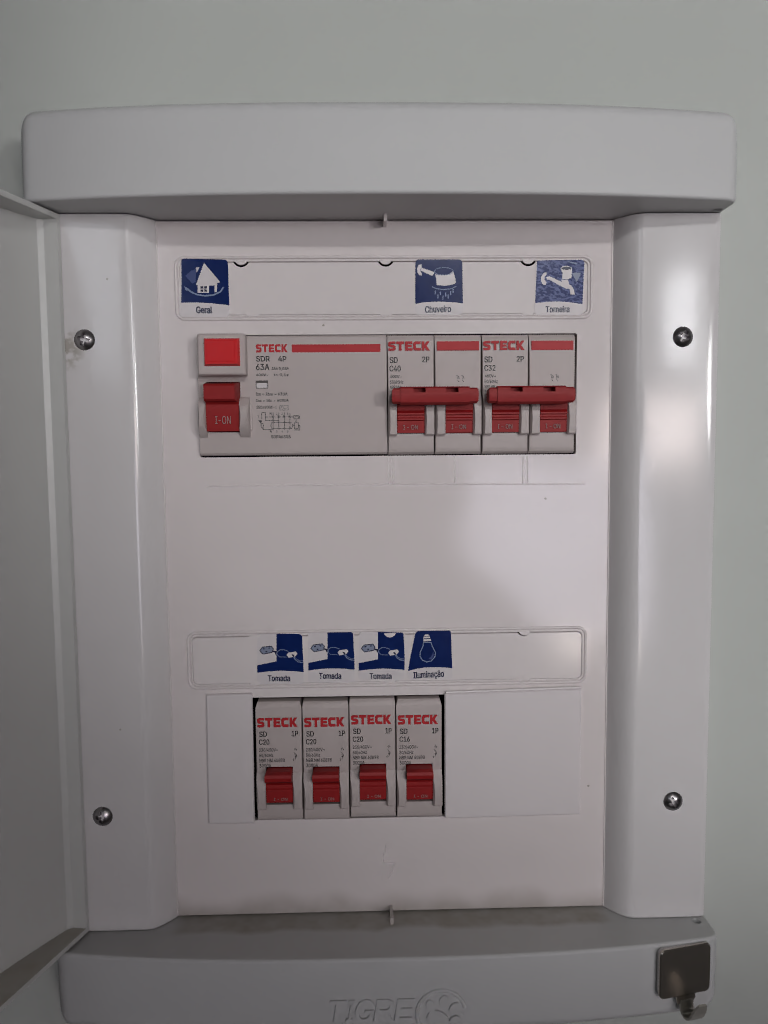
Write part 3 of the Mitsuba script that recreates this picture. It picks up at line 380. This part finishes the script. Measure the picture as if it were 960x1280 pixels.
def module(key, x0, w, zt, h, top_cut=0.0, cheek=(-28.4, -42.4), pocket=(-25.9, -41.2), cx=None, ck=3.5, tap=0.0):
    """The grey body of one breaker pole: curved front, pocket for the rocker, two cheeks beside it."""
    g = 0.16
    cx = w / 2 if cx is None else cx
    side = [(45, 0.2), (1.5, 0), (-0.7, -0.35), (-1.5, -1.1), (-2.1, -2.8), (-2.5, -8), (-2.7, -20), (-2.7, -h + 2.6), (-2.3, -h + 1.0), (-1.2, -h + 0.15), (0.5, -h), (45, -h)]
    m = mf(extx([(y, zt + z) for y, z in side], x0 + g, x0 + w - g))
    plan = Polygon([(x0 + g, 46), (x0 + g, -2.0), (x0 + g + 0.25, -2.55), (x0 + g + 0.8, -2.75), (x0 + w - g - 0.8, -2.75), (x0 + w - g - 0.25, -2.55), (x0 + w - g, -2.0), (x0 + w - g, 46)])
    m ^= mf(extz(plan, zt - h - 1, zt + 1))
    if top_cut: m ^= mf(ext(Polygon([(x0, zt - h - 1), (x0 + w, zt - h - 1), (x0 + w, zt - 3.2), (x0 + w - top_cut, zt + 0.3), (x0 + top_cut, zt + 0.3), (x0, zt - 3.2)]), -6, 50))
    a, b = cheek
    ch = [(0, a + 0.3), (-2.68, a + 0.25), (-2.95, a), (-4.0, a - 2.5), (-5.0, a - 6), (-5.3, a - 10), (-5.0, b + 0.5), (-4.4, b), (0, b)]
    pr = [(y, zt + z) for y, z in ch]
    for s0, s1 in ((x0 + g + 0.12, x0 + cx - 5.25), (x0 + cx + 5.25, x0 + w - g - 0.12)):
        c = mf(extx(pr, s0, s1))
        c ^= mf(extz(Polygon([(s0, 1), (s0, -4.0), (s0 + 0.8, -5.4), (s1 - 0.55, -5.5), (s1, -4.9), (s1, 1)]), zt - h, zt))
        m += c
    m -= mf(cub(x0 + cx - 5.27, x0 + cx + 5.27, -8, 9, zt + pocket[1], zt + pocket[0]))
    add(key + '__body', m, 'breaker_plastic', 28)
def schematic(x, z, y, s=1.0):
    """The little switch symbol."""
    q = lambda *p: [(x + a * s, z + b * s) for a, b in p]
    return [line2(q((0.2, 0.9), (0.2, 0)), 0.16, y), line2(q((-0.2, 0.6), (0.2, 0.9)), 0.14, y), line2(q((0.9, 0.2), (0.5, 0.9), (0.7, 0.2), (1.0, 0.55)), 0.13, y),
            line2(q((-0.3, -0.5), (0.9, -1.9)), 0.17, y), line2(q((0.1, -1.6), (0.9, -2.1), (0.2, -2.6)), 0.16, y), line2(q((0.7, -2.4), (0.1, -3.6)), 0.17, y), ext(Point(x + 0.35 * s, z - 2.4 * s).buffer(0.28), y, y + 0.06), line2(q((-0.7, -3.6), (-0.35, -3.2), (-0.6, -4.0), (-0.2, -4.0)), 0.14, y)]

# lower row: four single-pole breakers
ZB, HB, WB = -118.3, 48.2, 18.28
rows = [('C20', -53.3, 0.0, 'first single circuit breaker from the left in the lower row, beside the narrow blanking plate'),
        ('C20', -35.0, -0.2, 'second single circuit breaker from the left in the lower row, marked C20'),
        ('C20', -16.7, 0.5, 'third single circuit breaker from the left in the lower row, marked C20'),
        ('C16', 1.6, 0.15, 'single circuit breaker marked C16 beside the wide square blanking plate')]
for i, (rate, x, dz, lab) in enumerate(rows):
    k = 'circuit_breaker' + (f'_{i:03d}' if i else ''); zt = ZB + dz; y = -2.78
    thing(k, lab, 'circuit breaker', 'single breakers in the lower row')
    module(k, x, WB, zt, HB, 1.1 if i in (0, 3) else 0.5)
    c = x + WB / 2
    add(k + '__toggle', toggle(c, zt - 26.2), 'red_toggle', 28)
    yt = -3.72
    add(k + '__toggle__lettering', words('I - ON', c - 2.3, c + 3.0, zt - 39.2, 1.15, yt, deep=0.2), 'worn_white_ink')
    lx = lambda v: x + (v - 58) * 0.0402
    lz = lambda v: zt - (v - 58) * 0.0414
    add(k + '__brand_lettering', ext(brand(lx(78), lx(466), lz(298), 3.7), y, y + 0.2), 'red_ink')
    tx = [words('SD', lx(98), lx(172), lz(389), 2.1, y, fat=0.17), words('1P', lx(411), lx(474), lz(389), 2.15, y, fat=0.17), words(rate, lx(93), lx(194), lz(465), 2.05, y, fat=0.17),
          words('230/400V~', lx(92), lx(275), lz(533), 1.3, y, True), words('50/60Hz', lx(92), lx(228), lz(585), 1.25, y, True), words('NBR NM 60898', lx(92), lx(342), lz(636), 1.35, y, True), words('3000A', lx(92), lx(207), lz(686), 1.35, y, True)]
    add(k + '__rating_print', tx + schematic(lx(436), lz(530), y), 'black_ink')

# upper row: two double-pole breakers with a common handle
ZT, HT, WT = 22.65, 45.4, 17.85
for i, (rate, x, bx, lab) in enumerate((('C40', -0.55, 0.9, 'double circuit breaker marked C40 with a red bar handle, beside the wide residual current breaker'), ('C32', 35.3, 36.7, 'double circuit breaker marked C32 with a red bar handle, rightmost in the upper row'))):
    k = 'double_circuit_breaker' + ('_001' if i else ''); y = -2.78; zt = ZT
    thing(k, lab, 'circuit breaker', 'double breakers in the upper row')
    for p in (0, 1):
        module(k, x + p * WT, WT, zt, HT, 0.0, (-22.0, -38.1), (-21.6, -37.4), cx=8.75 if p == 0 else 9.15)
    cs = (x + 8.75, x + WT + 9.15)
    for c in cs:
        kt = add(k + '__toggle', toggle(c, zt - 23.8, 5.1, True), 'red_toggle', 28)
        add(kt + '__lettering', words('I - ON', c - 2.9, c + 2.6, zt - 35.9, 1.7, -4.35, deep=0.3), 'worn_white_ink')
    bz0, bz1 = -4.4, 2.3
    prof = [(-4.6, 0.6), (-6.2, bz1 - 0.4), (-8.5, bz1), (-10.6, bz1 - 0.1), (-11.7, bz1 - 0.8), (-12.2, -1.0), (-11.6, bz0 + 0.8), (-10.2, bz0), (-6.0, bz0 + 0.1), (-4.6, -2.0)]
    bar_ = mf(extx(prof, bx + 3.1, bx + 28.6))
    pr2 = [(-8.5 + (a + 8.5) * 0.86, -1.1 + (b + 1.1) * 0.86) for a, b in prof]
    ends = mf(extx(pr2, bx, bx + 31.9)) ^ mf(ext(rrect(bx, bx + 31.9, -4.5, 2.3, 1.9), -20, 5))
    bar_ += ends
    for sx in (7.8, 19.9): bar_ -= mf(cub(bx + sx, bx + sx + 4.5, -14, -8.2, 0.0, 1.75))
    add(k + '__bar_handle', bar_, 'red_toggle', 25)
    lx = lambda v: x + (v - 45) * 0.0417
    lz = lambda v: zt - (v - 65) * 0.0409
    add(k + '__brand_lettering', ext(brand(lx(55), lx(430), lz(219), 3.45), y, y + 0.2), 'red_ink')
    add(k + '__red_stripe', ext(sbox(lx(496), lz(220), lx(879), lz(136)), y, y + 0.2), 'red_ink')
    tx = [words('SD', lx(68), lx(142), lz(330), 2.15, y, fat=0.17), words('2P', lx(362), lx(429), lz(325), 2.05, y, fat=0.17), words(rate, lx(67), lx(168), lz(407), 2.1, y, fat=0.17),
          words('400V~', lx(71), lx(174), lz(468), 1.05, y, True), words('50/60Hz', lx(70), lx(190), lz(520), 1.2, y, True), words('NBR NM', lx(70), lx(165), lz(568), 1.2, y, True), words('3000A', lx(70), lx(150), lz(615), 1.2, y, True)]
    for q in (680, 725): tx += [line2([(lx(q), lz(445)), (lx(q), lz(480))], 0.17, y), line2([(lx(q - 10), lz(452)), (lx(q), lz(445))], 0.14, y), line2([(lx(q + 8), lz(478)), (lx(q + 14), lz(455)), (lx(q + 20), lz(478))], 0.14, y), line2([(lx(q + 2), lz(490)), (lx(q + 18), lz(508))], 0.18, y)]
    add(k + '__rating_print', tx, 'black_ink')

# residual current breaker, four modules wide
k = 'residual_current_breaker'; y = -2.12
thing(k, 'wide grey residual current breaker with red test button and single red toggle', 'circuit breaker')
side = [(45, 22.65), (0.5, 22.65), (-1.2, 22.4), (-2.05, 21.6), (-2.1, 18), (-2.1, -20), (-2.0, -21.6), (-1.4, -22.3), (0.2, -22.6), (45, -22.6)]
body = mf(extx(side, -71.7, -0.72)) - mf(cub(-68.7, -56.0, -8, 10, -13.6, 5.2)) - mf(ext(sbox(-50.07, 2.65, -45.57, 5.59), -4, -1.4))
add(k + '__body', body, 'breaker_plastic', 28)
add(k + '__indicator_window', ext(sbox(-49.9, 2.8, -45.75, 4.75), -1.6, -1.3), 'sticker_paper')
add(k + '__indicator_frame_and_shade', [line2([(-50.0, 2.75), (-45.65, 2.75), (-45.65, 5.5), (-50.0, 5.5), (-50.0, 2.75)], 0.28, y), ext(sbox(-49.9, 4.75, -45.75, 5.5), -1.7, -1.5)], 'window_shadow_line')  # frame line, plus a dark strip painted as shade below its top
hs = []
for a, b in ((-71.4, -68.55), (-56.15, -52.4)):          # round cheeks beside the rocker
    cap = union_all([Point(0, 0)]).buffer(0)
    prof = [(0, -0.2), (-1.9, -0.4), (-3.6, -1.6), (-5.9, -4.2), (-6.9, -7.8), (-6.1, -11.2), (-4.0, -14.2), (-2.4, -15.6), (0, -15.8)]
    c = mf(extx(prof, a, b)) ^ mf(extz(Polygon([(a, 1), (a, -5.2), (a + 0.9, -7.2), (b - 0.9, -7.2), (b, -5.2), (b, 1)]), -20, 5))
    hs.append(c)
hs.append(rbox(-52.9, -51.7, -2.8, -1.0, -13.0, -3.0, 0.4))
add(k + '__toggle_cheek', hs[0], 'breaker_plastic', 30); add(k + '__toggle_cheek', [hs[1], hs[2]], 'breaker_plastic', 30)
prof = [(8, 4.9), (-3.5, 4.9), (-8.2, 3.9), (-9.0, 3.2), (-8.6, -1.6), (-7.8, -2.3), (-5.6, -2.6), (-5.0, -3.4), (-4.9, -7), (-4.0, -13.3), (8, -13.3)]
tg = mf(extx(prof, -68.5, -56.2)) ^ m3.Manifold.hull_points(np.array([(-68.5, 9, 6), (-56.2, 9, 6), (-68.5, 9, -14), (-56.2, 9, -14), (-68.5, -4.6, 6), (-56.2, -4.6, 6), (-68.5, -5.2, -14), (-56.2, -5.2, -14), (-68.4, -9.2, 6), (-57.2, -9.2, 6), (-68.4, -9.2, -14), (-57.2, -9.2, -14)], np.float64))
add(k + '__toggle', tg, 'red_toggle', 28)
tl = words('I-ON', -65.2, -59.4, -10.6, 2.9, -4.9, deep=0.9)
add(k + '__toggle__lettering', tl, 'worn_white_ink')
blk = bevel(rrect(-70.6, -53.0, 7.2, 22.4, 0.7), -7.4, -2.0, 0.5)
add(k + '__button_block', blk, 'breaker_plastic', 28)
btn = m3.Manifold.hull_points(np.array([(x_, -7.2, z_) for x_ in (-68.2, -54.9) for z_ in (10.4, 20.7)] + [(x_, -9.0, z_) for x_ in (-67.5, -55.6) for z_ in (11.1, 20.1)], np.float64))
btn += bevel(rrect(-66.9, -56.5, 11.8, 19.5, 0.4), -9.15, -8.5, 0.15)
add(k + '__test_button', btn, 'red_button', 20)
add(k + '__brand_lettering', ext(brand(-49.83, -38.0, 16.1, 3.0), y, y + 0.2), 'red_ink')
add(k + '__red_stripe', ext(sbox(-36.37, 16.0, -3.0, 18.95), y, y + 0.2), 'red_ink')
ink = [words(t, a[0], b[0], a[1], max(c[1] - a[1], 0.6), y, True, fat=0.04) for t, a, b, c in D['texts']]
ink += [line2(l, 0.24, y) for l in D['diagram']] + [ext(Polygon(l), y, y + 0.06) for l in D['blobs']] + [line2(l, 0.17, y) for l in D['symbol']]
add(k + '__rating_print', ink, 'black_ink')

# ---------------------------------------------------------------- stickers on the label strips
ST = [('geral', 'blue and white sticker with a house drawing, captioned Geral'), ('chuveiro', 'blue and white sticker with a shower head drawing, captioned Chuveiro'),
      ('torneira', 'rubbed blotchy blue sticker with a water tap drawing, captioned Torneira'),
      ('tomada1', 'first Tomada sticker from the left, socket and plug on blue, above the lower breakers'), ('tomada2', 'second Tomada sticker from the left, socket and plug on blue, above the lower breakers'),
      ('tomada3', 'third Tomada sticker, socket and plug on blue, beside the light bulb sticker'), ('lampada', 'blue and white sticker with a light bulb drawing, captioned Iluminação')]
for i, (name, lab) in enumerate(ST):
    d = D[name]; k = 'label_sticker' + (f'_{i:03d}' if i else '')
    thing(k, lab, 'sticker', 'stickers on the label strips')
    r_ = 1.4
    base = Polygon(d['quad']).buffer(-r_).buffer(r_ * 1.0, quad_segs=6)
    blue = Polygon(d['blue']).intersection(base)
    y0 = -0.30
    add(k + '__paper', ext(base, y0, -0.10), 'sticker_paper')
    add(k + '__blue_field', ext(blue, y0 - 0.05, y0 + 0.01), 'sticker_rubbed_blue' if name == 'torneira' else 'sticker_blue')
    y1 = y0 - 0.10
    art = [ext(Polygon(p).buffer(0.02), y1, y1 + 0.06) for p in d['white']]
    add(k + '__pictogram', art, 'sticker_paper')
    thin = [line2(p, w_, y1 - 0.01, 0.07) for p, w_ in d['light_lines']] + [ext(Polygon(p), y1 - 0.01, y1 + 0.06) for p in d['light']]
    if thin: add(k + '__fine_lines', thin, 'sticker_light_blue')
    if d['sheen']: add(k + '__tint', [ext(Polygon(p), y1 + 0.02, y1 + 0.06) for p in d['sheen']], 'sticker_grey_blue' if name == 'torneira' else 'sticker_haze_blue')  # sheen painted as paler patches; inside the bulb it is a drawn glow
    if d.get('grey'): add(k + '__socket_drawing', [ext(Polygon(p), y1 - 0.04, y1 + 0.05) for p in d['grey']], 'sticker_grey_blue'); add(k + '__socket_outline', [line2(p + [p[0]], 0.3, y1 - 0.08, 0.07) for p in d['grey']], 'navy_ink')
    if d['dark']: add(k + '__dark_detail', [ext(Polygon(p), y1 - 0.12, y1 + 0.04) for p in d['dark']], 'navy_ink')
    t, a, b, c = d['cap']
    add(k + '__caption', words(t, a[0], b[0], a[1], c[1] - a[1], y1, True, z1=b[1], deep=0.1, fat=0.15), 'navy_ink')

# ---------------------------------------------------------------- the steel hook stuck on the lower cover
k = 'adhesive_hook'
thing(k, 'dark steel adhesive hook stuck on the lower right corner of the board', 'hook')
O = np.array([108.6, -23.7, -216.9]); tilt = 0.0; yaw = math.radians(12)
def hk(m):
    m = tm(m).copy(); Rm = trimesh.transformations.rotation_matrix
    m.apply_transform(Rm(tilt, [0, -1, 0])); m.apply_transform(Rm(yaw, [0, 0, 1])); m.apply_translation(O); return m
hp = rrect(-10.8, 10.8, -9.6, 9.6, 2.2)
neck = Polygon([(-3.6, -9.5), (4.2, -9.5), (4.6, -11.0), (3.2, -12.5), (-3.0, -12.5), (-3.4, -11.0)])
add(k + '__plate', [hk(bevel(hp, -1.0, 0.0, 0.4)), hk(ext(neck, -0.9, -0.2))], 'hook_steel', 25)
add(k + '__foam_pad', hk(ext(rrect(-10.2, 10.2, -9.0, 9.0, 2.0), 0.02, 2.0)), 'blank_plastic')
def ribbon(path, w, t, x0, lean):
    p = np.array(path, float); n = len(p); tg_ = np.gradient(p, axis=0); tg_ /= np.linalg.norm(tg_, axis=1, keepdims=True); nn = np.stack([-tg_[:, 1], tg_[:, 0]], 1)
    ws = np.full(n, w); ws[-1] = w * 0.55; ws[-2] = w * 0.85
    v = []
    for i in range(n):
        xc = x0 + lean * (p[i, 1] - p[0, 1])
        for sx, sn in ((-1, -1), (1, -1), (1, 1), (-1, 1)): v.append((xc + sx * ws[i] / 2, p[i, 0] + sn * nn[i, 0] * t / 2, p[i, 1] + sn * nn[i, 1] * t / 2))
    f = []
    for i in range(n - 1):
        for j in range(4): f += [[i * 4 + j, (i + 1) * 4 + j, (i + 1) * 4 + (j + 1) % 4], [i * 4 + j, (i + 1) * 4 + (j + 1) % 4, i * 4 + (j + 1) % 4]]
    f += [[0, 1, 2], [0, 2, 3], [(n - 1) * 4, (n - 1) * 4 + 2, (n - 1) * 4 + 1], [(n - 1) * 4, (n - 1) * 4 + 3, (n - 1) * 4 + 2]]
    t_ = trimesh.Trimesh(np.array(v), np.array(f), process=False); t_.fix_normals(); return t_
path = [(-0.8, -11.0), (-0.9, -13.0), (-1.2, -14.4), (-2.0, -15.4), (-3.3, -15.9), (-4.8, -15.6), (-6.2, -14.6), (-7.3, -13.0), (-8.3, -11.0), (-9.3, -8.6), (-10.2, -6.6)]
add(k + '__tongue', hk(ribbon(path, 5.6, 0.8, 0.6, 0.0)), 'hook_tongue_steel', 35)
